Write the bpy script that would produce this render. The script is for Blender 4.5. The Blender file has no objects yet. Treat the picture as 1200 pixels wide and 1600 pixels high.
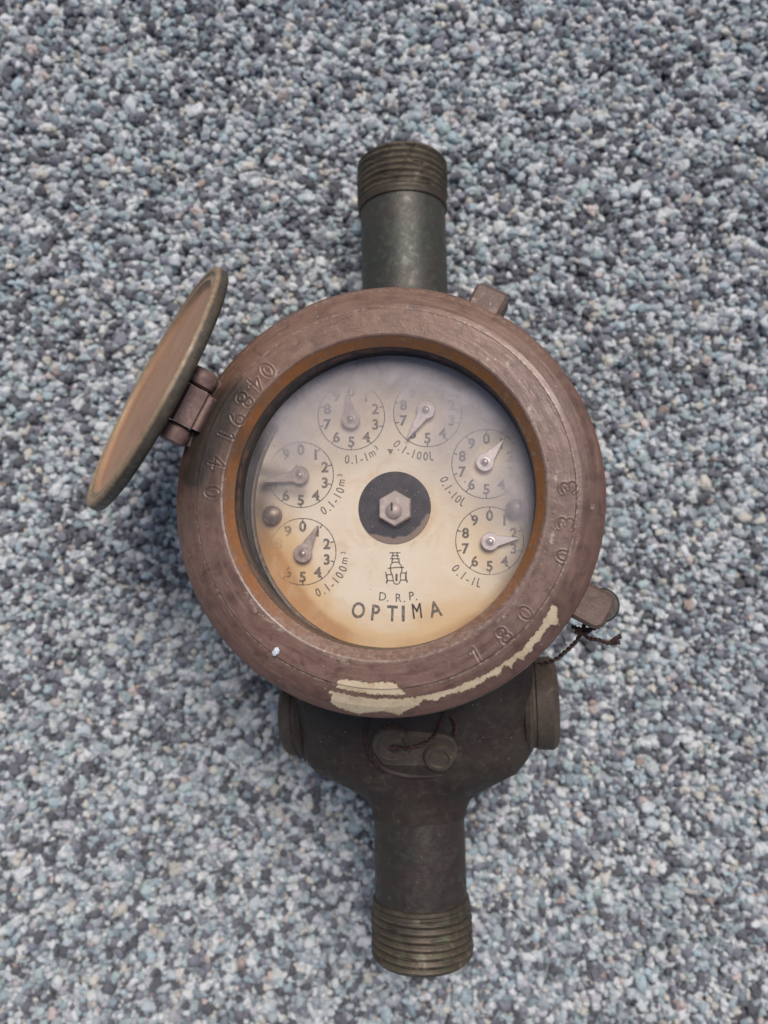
import bpy, bmesh, math, random
import numpy as np
from mathutils import Vector, Matrix, noise as mnoise

random.seed(7); rng = np.random.default_rng(11)
R = math.radians
S = 0.001                      # everything below is written in millimetres
scene = bpy.context.scene
COL = scene.collection

# ------------------------------------------------------------------ camera
CAM_H = 257.0                  # mm above the pebble floor, looking straight down
cd = bpy.data.cameras.new('camera'); cam = bpy.data.objects.new('camera', cd); COL.objects.link(cam)
cam.location = (0, 0, CAM_H*S); cam.rotation_euler = (0, 0, 0)
cd.sensor_fit = 'VERTICAL'; cd.sensor_height = 36; cd.lens = 27
cd.clip_start = 0.01; cd.clip_end = 50
cd.dof.use_dof = True; cd.dof.focus_distance = 0.178; cd.dof.aperture_fstop = 11.5
scene.camera = cam
scene.render.resolution_x = 768; scene.render.resolution_y = 1024

# ------------------------------------------------------------------ daylight (overcast, brightest towards the top of the picture)
SUN_EL, SUN_AZ = 58.0, -14.0     # azimuth counted from +Y towards -X
w = bpy.data.worlds.new('World'); scene.world = w; w.use_nodes = True
nt = w.node_tree; nt.nodes.clear()
sky = nt.nodes.new('ShaderNodeTexSky'); sky.sky_type = 'NISHITA'; sky.sun_disc = False
sky.sun_elevation = R(SUN_EL); sky.sun_rotation = R(-SUN_AZ)
sky.air_density = 1.0; sky.dust_density = 3.0; sky.ozone_density = 0.6
bg = nt.nodes.new('ShaderNodeBackground'); bg.inputs['Strength'].default_value = 0.066
wo = nt.nodes.new('ShaderNodeOutputWorld')
nt.links.new(sky.outputs[0], bg.inputs[0]); nt.links.new(bg.outputs[0], wo.inputs[0])
sd = bpy.data.lights.new('sun', 'SUN'); sd.energy = 1.75; sd.angle = R(32); sd.color = (1, 0.975, 0.95)
sun = bpy.data.objects.new('sun', sd); COL.objects.link(sun)
sdir = Vector((-math.sin(R(SUN_AZ))*math.cos(R(SUN_EL)), math.cos(R(SUN_AZ))*math.cos(R(SUN_EL)), math.sin(R(SUN_EL))))
sun.rotation_euler = sdir.to_track_quat('Z', 'Y').to_euler()
sun.location = sdir*2
vs = scene.view_settings; vs.view_transform = 'Standard'; vs.look = 'None'; vs.gamma = 1; vs.exposure = 0.42

# ------------------------------------------------------------------ the pose of the meter
LEAN_X, LEAN_Y, TWIST = 9.0, 6.5, 2.3
nrm = Vector((-math.sin(R(LEAN_X)), math.sin(R(LEAN_Y)), 1)); nrm.normalize()
yax = Vector((-math.sin(R(TWIST)), math.cos(R(TWIST)), 0)); yax = (yax-nrm*yax.dot(nrm)).normalized()
xax = yax.cross(nrm).normalized()
ROT = Matrix((xax, yax, nrm)).transposed()
ORG = Vector((8.0, -5.2, 32.0))
HX, HY = -0.4, 3.1               # the head sits a little off the pipe line
HEAD = 56.0                    # top of the cover ring above the pipe axis
ROTn = np.array(ROT); ORGn = np.array(ORG)

def proj(P):
    """local mm -> photo coordinates (1200 x 1600)"""
    W = np.asarray(P) @ ROTn.T + ORGn
    d = CAM_H - W[:, 2]
    return np.stack([600+W[:, 0]/d*1200, 800-W[:, 1]/d*1200], 1)
def U(px, py, h):
    """photo coordinates -> point of the local plane z = h (mm)"""
    d = np.array([(px-600)/1200., -(py-800)/1200., -1.0]); c = np.array([0, 0, CAM_H])
    dl = ROTn.T @ d; cl = ROTn.T @ (c-ORGn)
    t = (h-cl[2])/dl[2]
    return cl + dl*t

# ------------------------------------------------------------------ materials
def lin(r, g, b):
    f = lambda c: (c/255/12.92) if c/255 <= 0.04045 else ((c/255+0.055)/1.055)**2.4
    return (f(r), f(g), f(b), 1)
class NB:
    def __init__(s, name):
        s.m = bpy.data.materials.new(name); s.m.use_nodes = True; s.t = s.m.node_tree; s.t.nodes.clear()
        s.out = s.t.nodes.new('ShaderNodeOutputMaterial')
        s.bs = s.t.nodes.new('ShaderNodeBsdfPrincipled'); s.t.links.new(s.bs.outputs[0], s.out.inputs[0])
        s.tc = s.t.nodes.new('ShaderNodeTexCoord')
    def put(s, sock, v):
        if isinstance(v, bpy.types.NodeSocket): s.t.links.new(v, sock)
        else: sock.default_value = v
    def noise(s, scale, detail=4, rough=0.55, dist=0, out='Fac', vec=None, dim='3D'):
        n = s.t.nodes.new('ShaderNodeTexNoise'); n.inputs['Scale'].default_value = scale*1000
        n.inputs['Detail'].default_value = detail; n.inputs['Roughness'].default_value = rough; n.inputs['Distortion'].default_value = dist
        s.t.links.new(vec if vec else s.tc.outputs['Object'], n.inputs['Vector']); return n.outputs[out]
    def voro(s, scale, out='Distance', feature='F1', rnd=1):
        n = s.t.nodes.new('ShaderNodeTexVoronoi'); n.feature = feature; n.inputs['Scale'].default_value = scale*1000
        n.inputs['Randomness'].default_value = rnd
        s.t.links.new(s.tc.outputs['Object'], n.inputs['Vector']); return n.outputs[out]
    def mapr(s, v, a, b, c=0.0, d=1.0, smooth=True):
        n = s.t.nodes.new('ShaderNodeMapRange'); n.interpolation_type = 'SMOOTHSTEP' if smooth else 'LINEAR'
        s.put(n.inputs[0], v); n.inputs[1].default_value = a; n.inputs[2].default_value = b
        n.inputs[3].default_value = c; n.inputs[4].default_value = d; return n.outputs[0]
    def math(s, op, a, b=0.0, clamp=False):
        n = s.t.nodes.new('ShaderNodeMath'); n.operation = op; n.use_clamp = clamp
        s.put(n.inputs[0], a); s.put(n.inputs[1], b); return n.outputs[0]
    def mix(s, f, a, b, mode='MIX'):
        n = s.t.nodes.new('ShaderNodeMix'); n.data_type = 'RGBA'; n.blend_type = mode
        s.put(n.inputs[0], f); s.put(n.inputs[6], a); s.put(n.inputs[7], b); return n.outputs[2]
    def attr(s, name, typ='GEOMETRY', out='Fac'):
        n = s.t.nodes.new('ShaderNodeAttribute'); n.attribute_name = name; n.attribute_type = typ; return n.outputs[out]
    def bump(s, h, dist_mm, strength=1.0, normal=None):
        n = s.t.nodes.new('ShaderNodeBump'); n.inputs['Distance'].default_value = dist_mm*S
        n.inputs['Strength'].default_value = strength; s.t.links.new(h, n.inputs['Height'])
        if normal: s.t.links.new(normal, n.inputs['Normal'])
        return n.outputs[0]
    def fin(s, col=None, rough=None, metal=None, normal=None, spec=None, coat=None):
        b = s.bs
        if col is not None: s.put(b.inputs['Base Color'], col)
        if rough is not None: s.put(b.inputs['Roughness'], rough)
        if metal is not None: s.put(b.inputs['Metallic'], metal)
        if normal is not None: s.put(b.inputs['Normal'], normal)
        if spec is not None: s.put(b.inputs['Specular IOR Level'], spec)
        return s.m

def worn_metal(name, c1, c2, c3, rough=0.5, metal=0.3, speck=True, bumpmm=0.16):
    b = NB(name)
    n1 = b.noise(0.07, 5, 0.6, 0.4); n2 = b.noise(0.5, 6, 0.65); n3 = b.noise(3.0, 3, 0.6)
    c = b.mix(b.mapr(n1, 0.35, 0.65), c1, c2)
    c = b.mix(b.mapr(n2, 0.48, 0.72), c, c3)
    n4 = b.noise(0.16, 6, 0.7, 1.0)
    c = b.mix(b.math('MULTIPLY', b.mapr(n4, 0.55, 0.72), 0.45), c, tuple(min(1, v*1.75) for v in c3[:3])+(1,))
    c = b.mix(b.math('MULTIPLY', b.mapr(n4, 0.46, 0.30), 0.5), c, tuple(v*.5 for v in c2[:3])+(1,))
    if speck:
        c = b.mix(b.math('MULTIPLY', b.mapr(b.noise(1.3, 2), 0.72, 0.76), 0.55), c, lin(170, 160, 145))
    h = b.math('ADD', b.math('MULTIPLY', n2, 1.0), b.math('MULTIPLY', n3, 0.35))
    return b.fin(c, b.mapr(n2, 0.3, 0.7, rough-0.10, rough+0.18), metal, b.bump(h, bumpmm))

M_PIPE = worn_metal('patinated_pipe_metal', lin(66, 68, 61), lin(74, 68, 62), lin(80, 84, 73), 0.42, 0.35)
M_PIPE_SHADED = worn_metal('shaded_patina_pipe_metal', lin(60, 55, 49), lin(66, 55, 51), lin(70, 69, 60), 0.45, 0.3)  # lower pipe: brown patina with the head's shade put into the colour
def thread_material():
    b = NB('dirty_thread_metal'); n1 = b.noise(.12, 5, .6, .4); n2 = b.noise(.7, 5, .65)
    c = b.mix(b.mapr(n1, .35, .65), lin(66, 58, 50), lin(84, 72, 58))
    c = b.mix(b.math('MULTIPLY', b.attr('crest'), b.mapr(n2, .35, .65, .1, .85)), c, lin(122, 108, 86))
    c = b.mix(b.mapr(b.math('ADD', n1, b.math('MULTIPLY', n2, .5)), .86, .98, 0, .6), c, lin(150, 142, 126))
    c = b.mix(b.mapr(b.noise(.2, 3), .56, .7, 0, .5), c, lin(92, 98, 72))
    return b.fin(c, b.mapr(n2, .3, .7, .4, .65), .3, b.bump(n2, .15))
M_THREAD = thread_material()
M_BODY = worn_metal('dark_cast_body', lin(64, 54, 45), lin(58, 44, 39), lin(72, 67, 55), 0.6, 0.2)
M_LUG = worn_metal('body_flange_metal', lin(88, 76, 64), lin(76, 62, 55), lin(98, 88, 72), 0.6, 0.2)
M_TAB = worn_metal('tab_brown_metal', lin(112, 91, 82), lin(98, 78, 69), lin(124, 106, 94), 0.5, 0.25)
M_HINGE = worn_metal('hinge_brown_metal', lin(142, 112, 102), lin(122, 96, 88), lin(152, 126, 112), 0.45, 0.3, False)
M_WIRE = worn_metal('rusty_wire', lin(70, 46, 40), lin(54, 40, 36), lin(92, 64, 52), 0.6, 0.3, False, 0.03)
M_NUT = worn_metal('nut_pale_metal', lin(194, 176, 168), lin(176, 158, 152), lin(210, 196, 186), 0.5, 0.2, False, 0.04)
M_POINT = worn_metal('pointer_pale_metal', lin(204, 190, 188), lin(190, 176, 176), lin(216, 206, 204), 0.35, 0.45, False, 0.03)
M_POINTD = worn_metal('pointer_tarnished_metal', lin(190, 170, 158), lin(172, 152, 142), lin(200, 184, 172), 0.4, 0.45, False, 0.03)
M_SCREW = worn_metal('dial_screw_metal', lin(142, 126, 110), lin(112, 98, 84), lin(170, 152, 130), 0.35, 0.5, False, 0.03)
M_DARKW = worn_metal('dark_inner_wall', lin(52, 45, 42), lin(40, 35, 34), lin(66, 56, 50), 0.6, 0.1, False)
M_GASK = worn_metal('gasket_grey', lin(120, 106, 94), lin(92, 80, 74), lin(150, 136, 120), 0.6, 0.0, False)

def ring_material():
    b = NB('brown_painted_cover_ring')
    nb = b.noise(0.035, 4, 0.55, 0.5); nm = b.noise(0.3, 6, 0.65, 0.3); nf = b.noise(2.2, 5, 0.7); nw = b.noise(0.9, 5, 0.7)
    c = b.mix(b.mapr(nb, 0.36, 0.64), lin(104, 77, 67), lin(118, 88, 75))
    c = b.mix(b.math('MULTIPLY', b.mapr(nm, 0.40, 0.70), 0.6), c, lin(124, 98, 86))
    c = b.mix(b.math('MULTIPLY', b.mapr(nm, 0.50, 0.30), 0.7), c, lin(80, 60, 53))
    ns = b.t.nodes.new('ShaderNodeMapping'); ns.inputs['Scale'].default_value = (0.25, 3.0, 1.0); ns.inputs['Rotation'].default_value = (0, 0, 0.9)
    b.t.links.new(b.tc.outputs['Object'], ns.inputs[0]); scr = b.noise(0.9, 3, 0.6, 1.2, vec=ns.outputs[0])
    c = b.mix(b.math('MULTIPLY', b.mapr(scr, 0.66, 0.74), 0.22), c, lin(160, 140, 126))
    c = b.mix(b.math('MULTIPLY', b.mapr(b.noise(0.13, 5, 0.65, 0.8), 0.56, 0.70), 0.5), c, lin(104, 88, 76))
    c = b.mix(b.math('MULTIPLY', b.attr('warm'), b.mapr(nm, 0.3, 0.65, 0.35, 0.9)), c, lin(132, 100, 82))
    # wear that runs round the ring
    sx_ = b.t.nodes.new('ShaderNodeSeparateXYZ'); b.t.links.new(b.tc.outputs['Object'], sx_.inputs[0])
    X_ = b.math('SUBTRACT', sx_.outputs[0], HX*S); Y_ = b.math('SUBTRACT', sx_.outputs[1], HY*S)
    R_ = b.math('SQRT', b.math('ADD', b.math('MULTIPLY', X_, X_), b.math('MULTIPLY', Y_, Y_))); A_ = b.math('ARCTAN2', Y_, X_)
    cx_ = b.t.nodes.new('ShaderNodeCombineXYZ'); b.t.links.new(R_, cx_.inputs[0]); b.t.links.new(b.math('MULTIPLY', A_, .005), cx_.inputs[1]); b.t.links.new(sx_.outputs[2], cx_.inputs[2])
    st_ = b.noise(0.75, 5, 0.65, 0.2, vec=cx_.outputs[0]); st2 = b.noise(2.6, 3, 0.6, 0, vec=cx_.outputs[0])
    c = b.mix(b.math('MULTIPLY', b.mapr(st_, 0.52, 0.72), 0.34), c, lin(150, 122, 106))
    c = b.mix(b.math('MULTIPLY', b.mapr(st_, 0.48, 0.30), 0.32), c, lin(78, 54, 46))
    c = b.mix(b.math('MULTIPLY', b.mapr(st2, 0.64, 0.72), 0.26), c, lin(176, 156, 142))
    # warmer, lacquered brown towards the window
    bore = b.attr('bore')
    wall = b.mix(b.mapr(nm, 0.35, 0.7), lin(146, 92, 48), lin(126, 90, 62))
    wall = b.mix(b.math('MULTIPLY', b.mapr(nw, 0.55, 0.72), 0.55), wall, lin(158, 136, 114))
    c = b.mix(bore, c, wall)
    lip = b.attr('lip')
    c = b.mix(b.math('MULTIPLY', lip, b.mapr(nw, 0.42, 0.62, 0.25, 0.9)), c, lin(158, 134, 120))
    # rubbed edges and the painted highlight of the upper bevel
    ed = b.attr('edge')
    c = b.mix(b.math('MULTIPLY', ed, b.mapr(nw, 0.45, 0.62)), c, lin(164, 146, 130))
    # painted hinge shadow and other dark tone
    g = b.math('MULTIPLY', b.attr('grime_shade'), b.mapr(nm, 0.25, 0.6, 0.85, 1.0))
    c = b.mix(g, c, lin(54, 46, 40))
    c = b.mix(b.attr('pit_shade'), c, lin(26, 22, 20))  # recess wall blackened to stand for the shade in the gap
    # red rust at the lower lip of the skirt
    rr = b.math('MULTIPLY', b.attr('rust'), b.mapr(nm, 0.42, 0.62))
    c = b.mix(rr, c, lin(110, 66, 52))
    # tiny pale dust specks
    d = b.t.nodes.new('ShaderNodeTexVoronoi'); d.inputs['Scale'].default_value = 620; b.t.links.new(b.tc.outputs['Object'], d.inputs['Vector'])
    sp = b.math('MULTIPLY', b.mapr(b.math('ADD', d.outputs['Distance'], b.math('MULTIPLY', nf, .35)), 0.27, 0.21), b.mapr(b.noise(0.16, 3), 0.50, 0.64))
    c = b.mix(b.math('MULTIPLY', sp, 0.75), c, lin(205, 196, 184))
    c = b.mix(b.math('MULTIPLY', b.mapr(nf, 0.66, 0.74), 0.35), c, lin(176, 160, 148))
    # chipped paint: ragged outline
    chip = b.math('ADD', b.attr('chip'), b.math('MULTIPLY', b.math('SUBTRACT', b.noise(1.1, 6, 0.75), 0.5), 2.1))
    chip = b.math('ADD', chip, b.math('MULTIPLY', b.math('SUBTRACT', b.noise(3.2, 4, 0.7), 0.5), 0.7))
    cm = b.mapr(chip, -0.03, 0.03)
    chipc = b.mix(b.mapr(nm, 0.4, 0.7), lin(204, 184, 154), lin(184, 160, 128))
    chipc = b.mix(b.math('MULTIPLY', b.mapr(nw, 0.55, 0.75), 0.5), chipc, lin(168, 138, 96))
    chipc = b.mix(b.mapr(b.math('ABSOLUTE', chip), 0.16, 0.03, 0, .55), chipc, lin(120, 84, 58))
    chipc = b.mix(b.math('MULTIPLY', b.mapr(nf, .58, .68), .5), chipc, lin(150, 116, 78))
    c = b.mix(cm, c, chipc)
    h = b.math('ADD', b.math('MULTIPLY', nf, 0.10), b.math('MULTIPLY', nm, 0.5))
    h = b.math('ADD', h, b.math('MULTIPLY', st_, 0.25))
    h = b.math('SUBTRACT', h, b.math('MULTIPLY', cm, 0.9))
    r = b.mapr(st_, 0.35, 0.65, 0.26, 0.50)
    r = b.math('ADD', r, b.math('MULTIPLY', cm, 0.12))
    return b.fin(c, r, 0.08, b.bump(h, 0.28), 0.5)
M_RING = ring_material()

def lid_material():
    b = NB('brown_lid_lacquer')
    n1 = b.noise(0.05, 4); n2 = b.noise(0.6, 5, 0.65); 
    c = b.mix(b.mapr(n1, 0.35, 0.65), lin(184, 140, 108), lin(168, 124, 96))
    c = b.mix(b.math('MULTIPLY', b.mapr(n2, 0.5, 0.75), 0.35), c, lin(194, 160, 132))
    c = b.mix(b.attr('rim'), c, b.mix(b.mapr(n2, 0.35, 0.65), lin(162, 138, 108), lin(140, 116, 92)))
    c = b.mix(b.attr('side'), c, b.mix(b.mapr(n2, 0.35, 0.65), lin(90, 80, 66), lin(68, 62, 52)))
    c = b.mix(b.math('MULTIPLY', b.mapr(b.noise(1.6, 4), 0.66, 0.72), 0.4), c, lin(196, 176, 150))
    return b.fin(c, b.mapr(n2, 0.3, 0.7, 0.38, 0.55), 0.1, b.bump(n2, 0.12))
M_LID = lid_material()

def dial_material():
    b = NB('aged_cream_dial')
    n1 = b.noise(0.06, 5, 0.6, 0.6); n2 = b.noise(0.7, 6, 0.7)
    c = b.mix(b.mapr(n1, 0.35, 0.65), lin(240, 224, 202), lin(234, 214, 188))
    st = b.math('ADD', b.attr('stain'), b.math('MULTIPLY', b.math('SUBTRACT', n1, 0.5), 0.7), True)
    c = b.mix(b.mapr(st, 0.12, 0.62), c, lin(226, 192, 146))
    c = b.mix(b.mapr(st, 0.60, 1.10), c, lin(190, 138, 86))
    c = b.mix(b.math('MULTIPLY', b.mapr(n2, 0.60, 0.78), 0.35), c, lin(196, 160, 128))
    c = b.mix(b.math('MULTIPLY', b.mapr(b.noise(0.13, 5, 0.65, 0.6), 0.5, 0.7), 0.45), c, lin(214, 178, 140))
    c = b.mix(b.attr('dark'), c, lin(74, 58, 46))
    v = b.voro(0.16)
    c = b.mix(b.math('MULTIPLY', b.mapr(v, 0.055, 0.035), 0.6), c, lin(120, 80, 56))
    return b.fin(c, 0.55, 0.0, b.bump(n2, 0.04))
M_DIAL = dial_material()

def print_material(name, col, thin):
    b = NB(name)
    tr = b.t.nodes.new('ShaderNodeBsdfTransparent'); mx = b.t.nodes.new('ShaderNodeMixShader')
    n = b.noise(1.6, 4, 0.7)
    b.t.links.new(b.math('ADD', b.mapr(n, 0.35, 0.7, thin[0], thin[1]), b.attr('fade'), True), mx.inputs[0])
    b.t.links.new(b.bs.outputs[0], mx.inputs[1]); b.t.links.new(tr.outputs[0], mx.inputs[2])
    b.t.links.new(mx.outputs[0], b.out.inputs[0])
    return b.fin(col, 0.6)
M_PRINT = print_material('dial_print_ink', lin(66, 58, 54), (0.26, 0.60))
M_PRINTL = print_material('thin_print_ink', lin(70, 62, 58), (0.25, 0.62))

def disc_material():
    b = NB('blackened_centre_disc')
    n = b.noise(0.45, 6, 0.7); n2 = b.noise(2.0, 3)
    c = b.mix(b.mapr(n, 0.4, 0.7), lin(38, 34, 40), lin(66, 58, 64))
    c = b.mix(b.mapr(b.math('ADD', b.attr('pale_arc'), b.math('MULTIPLY', b.math('SUBTRACT', n, 0.5), 0.9)), 0.45, 0.7), c, lin(134, 114, 102))
    c = b.mix(b.math('MULTIPLY', b.mapr(n2, 0.68, 0.74), 0.7), c, lin(170, 162, 160))
    return b.fin(c, 0.5, 0.0, b.bump(n, 0.05))
M_DISC = disc_material()

def glass_material():
    b = NB('fogged_dusty_window_glass')
    t = b.t; t.nodes.remove(b.bs)
    tr = t.nodes.new('ShaderNodeBsdfTransparent'); df = t.nodes.new('ShaderNodeBsdfDiffuse'); gl = t.nodes.new('ShaderNodeBsdfGlossy')
    gl.inputs['Roughness'].default_value = 0.12; tr.inputs[0].default_value = (0.97, 0.96, 0.94, 1)
    n = b.noise(0.05, 5, 0.6, 0.5); nf = b.noise(1.5, 4, 0.7)
    f = b.math('MULTIPLY', b.attr('fog'), b.mapr(b.noise(0.09, 6, 0.65, 1.0), 0.3, 0.7, 0.66, 1.15))
    f = b.math('MULTIPLY', f, b.mapr(nf, 0.3, 0.7, 0.93, 1.05), True)
    mp = t.nodes.new('ShaderNodeMapping'); mp.inputs['Scale'].default_value = (2.6, 0.16, 1); mp.inputs['Rotation'].default_value = (0, 0, 0.08); t.links.new(b.tc.outputs['Object'], mp.inputs[0])
    sc = b.math('MULTIPLY', b.mapr(b.noise(0.9, 3, .6, .3, vec=mp.outputs[0]), 0.70, 0.76), b.mapr(b.noise(.18, 2), .48, .62, 0, .9))
    d = t.nodes.new('ShaderNodeTexVoronoi'); d.inputs['Scale'].default_value = 420; t.links.new(b.tc.outputs['Object'], d.inputs['Vector'])
    sp = b.math('MULTIPLY', b.mapr(d.outputs['Distance'], 0.10, 0.06), b.mapr(b.noise(0.12, 2), 0.44, 0.54))
    f = b.math('MAXIMUM', f, b.math('MULTIPLY', b.math('MAXIMUM', sc, sp), 0.45))
    df.inputs[0].default_value = lin(180, 171, 173)
    m1 = t.nodes.new('ShaderNodeMixShader'); t.links.new(f, m1.inputs[0]); t.links.new(tr.outputs[0], m1.inputs[1]); t.links.new(df.outputs[0], m1.inputs[2])
    fr = t.nodes.new('ShaderNodeFresnel'); fr.inputs[0].default_value = 1.45
    m2 = t.nodes.new('ShaderNodeMixShader'); t.links.new(b.math('MULTIPLY', fr.outputs[0], 0.8), m2.inputs[0])
    t.links.new(m1.outputs[0], m2.inputs[1]); t.links.new(gl.outputs[0], m2.inputs[2])
    t.links.new(m2.outputs[0], b.out.inputs[0]); return b.m
M_GLASS = glass_material()

# ------------------------------------------------------------------ mesh helpers
def link(name, V, F, mat, parent=None, smooth=True, sharp=40, attrs=None):
    me = bpy.data.meshes.new(name)
    V = np.asarray(V, dtype=np.float64)*S
    if isinstance(F, np.ndarray):
        k = F.shape[1]
        me.vertices.add(len(V)); me.vertices.foreach_set('co', V.ravel())
        me.loops.add(F.size); me.loops.foreach_set('vertex_index', F.ravel().astype(np.int32))
        me.polygons.add(len(F)); me.polygons.foreach_set('loop_start', np.arange(0, F.size, k, dtype=np.int32))
        me.update(calc_edges=True); me.validate()
    else:
        me.from_pydata([tuple(v) for v in V], [], F)
    if attrs:
        for k, a in attrs.items():
            at = me.attributes.new(k, 'FLOAT', 'POINT'); at.data.foreach_set('value', np.asarray(a, dtype=np.float32))
    if smooth:
        me.polygons.foreach_set('use_smooth', [True]*len(me.polygons))
        me.set_sharp_from_angle(angle=R(sharp))
    me.materials.append(mat)
    o = bpy.data.objects.new(name, me); COL.objects.link(o)
    if parent: o.parent = parent
    return o

def basis(axis, up=None):
    z = Vector(axis).normalized(); u = Vector(up) if up else (Vector((0, 0, 1)) if abs(z.z) < .9 else Vector((1, 0, 0)))
    x = u.cross(z).normalized(); y = z.cross(x)
    return np.array([x, y, z])          # rows

def lathe(prof, seg, centre=(0, 0, 0), axis=(0, 0, 1), close=False, fn=None):
    """surface of revolution: prof = [(r, h)...] along axis"""
    prof = np.array(prof, float); n = len(prof)
    th = np.arange(seg)/seg*2*np.pi
    rr = np.repeat(prof[:, 0][:, None], seg, 1); hh = np.repeat(prof[:, 1][:, None], seg, 1); tt = np.repeat(th[None], n, 0)
    if fn: rr, hh = fn(rr, hh, tt)
    B = basis(axis)
    P = (rr*np.cos(tt))[..., None]*B[0] + (rr*np.sin(tt))[..., None]*B[1] + hh[..., None]*B[2] + np.array(centre)
    i = np.arange(n-1)[:, None]*seg; j = np.arange(seg)[None]; j2 = (j+1) % seg
    F = np.stack([i+j, i+j2, i+seg+j2, i+seg+j], -1).reshape(-1, 4)
    return P.reshape(-1, 3), F
def dens(pts, step):
    out = [pts[0]]
    for a, b in zip(pts[:-1], pts[1:]):
        k = max(1, int(math.hypot(b[0]-a[0], b[1]-a[1])/step+.5))
        for q in range(1, k+1): out.append((a[0]+(b[0]-a[0])*q/k, a[1]+(b[1]-a[1])*q/k))
    return out

def prism(outline, z0, z1, bevel=0.0, frame=None):
    """outline: list of (x,y); extruded z0..z1 with a small top chamfer; frame = (origin, rows) optional"""
    P = np.array(outline, float); n = len(P); c = P.mean(0)
    def off(d):
        e = np.roll(P, -1, 0)-np.roll(P, 1, 0); e /= np.linalg.norm(e, axis=1)[:, None]+1e-9
        nn = np.stack([-e[:, 1], e[:, 0]], 1)
        area = 0.5*np.sum(P[:, 0]*np.roll(P[:, 1], -1)-np.roll(P[:, 0], -1)*P[:, 1])
        return P + nn*d*(1 if area > 0 else -1)
    layers = [(P, z0), (P, z1-bevel), (off(bevel), z1)] if bevel else [(P, z0), (P, z1)]
    V = np.concatenate([np.column_stack([q, np.full(n, z)]) for q, z in layers])
    F = []
    for l in range(len(layers)-1):
        for j in range(n): F.append([l*n+j, l*n+(j+1) % n, (l+1)*n+(j+1) % n, (l+1)*n+j])
    F.append(list(range((len(layers)-1)*n, len(layers)*n))); F.append(list(range(n))[::-1])
    if frame is not None:
        o, B = frame; V = V[:, :1]*B[0]+V[:, 1:2]*B[1]+V[:, 2:]*B[2]+np.array(o)
    return V, F
def join(parts):
    V = []; F = []; k = 0
    for v, f in parts:
        V.append(np.asarray(v)); F += [[int(i)+k for i in q] for q in f]; k += len(v)
    return np.concatenate(V), F
def fixn(o):
    bm = bmesh.new(); bm.from_mesh(o.data); bmesh.ops.recalc_face_normals(bm, faces=bm.faces); bm.to_mesh(o.data); bm.free(); return o
def rbox(cx, cy, cz, sx, sy, sz, rad, B=None, nseg=5, bevel=None):
    """box with rounded corners in plan"""
    pts = []
    for qx, qy, a0 in ((1, 1, 0), (-1, 1, 90), (-1, -1, 180), (1, -1, 270)):
        for k in range(nseg+1):
            a = R(a0+90*k/nseg); pts.append((qx*(sx/2-rad)+rad*math.cos(a), qy*(sy/2-rad)+rad*math.sin(a)))
    return prism(pts, -sz/2, sz/2, bevel or min(rad, sz)*0.3, ((cx, cy, cz), B if B is not None else np.eye(3)))
def spline(pts, n=10):
    pts = [Vector(p) for p in pts]; out = []
    for i in range(len(pts)-1):
        p0 = pts[max(i-1, 0)]; p1 = pts[i]; p2 = pts[i+1]; p3 = pts[min(i+2, len(pts)-1)]
        for k in range(n):
            t = k/n; out.append(0.5*((2*p1)+(p2-p0)*t+(2*p0-5*p1+4*p2-p3)*t*t+(3*p1-p0-3*p2+p3)*t**3))
    out.append(pts[-1]); return out
def tube(pts, r, seg=8, n=8):
    c = spline(pts, n); V = []; F = []
    up = Vector((0.1, 0.2, 1))
    for i, p in enumerate(c):
        d = (c[min(i+1, len(c)-1)]-c[max(i-1, 0)]).normalized()
        x = up.cross(d).normalized(); y = d.cross(x); up = y if y.length > .5 else up
        for k in range(seg):
            a = 2*math.pi*k/seg; V.append(p+x*r*math.cos(a)+y*r*math.sin(a))
    for i in range(len(c)-1):
        for k in range(seg): F.append([i*seg+k, i*seg+(k+1) % seg, (i+1)*seg+(k+1) % seg, (i+1)*seg+k])
    F.append(list(range(seg))[::-1]); F.append(list(range((len(c)-1)*seg, len(c)*seg)))
    return np.array([tuple(v) for v in V]), F
def sdf_poly(P, poly):
    """signed distance, positive inside"""
    poly = np.array(poly, float); d = np.full(len(P), 1e9); inside = np.zeros(len(P), bool)
    for a, b in zip(poly, np.roll(poly, -1, 0)):
        ab = b-a; t = np.clip(((P-a)@ab)/(ab@ab), 0, 1); q = a+t[:, None]*ab
        d = np.minimum(d, np.hypot(*(P-q).T))
        c = ((a[1] > P[:, 1]) != (b[1] > P[:, 1]))
        with np.errstate(divide='ignore', invalid='ignore'):
            xi = a[0]+(P[:, 1]-a[1])*(b[0]-a[0])/(b[1]-a[1] if b[1] != a[1] else 1e-9)
        inside ^= c & (P[:, 0] < xi)
    return np.where(inside, d, -d)
def sdist(P, segs):
    d = np.full(len(P), 1e9)
    for a, b in segs:
        a = np.array(a, float); b = np.array(b, float); ab = b-a
        t = np.clip(((P-a)@ab)/max(ab@ab, 1e-9), 0, 1); d = np.minimum(d, np.hypot(*(P-(a+t[:, None]*ab)).T))
    return d
def sm(x, a, b):
    t = np.clip((x-a)/(b-a), 0, 1); return t*t*(3-2*t)

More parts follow.
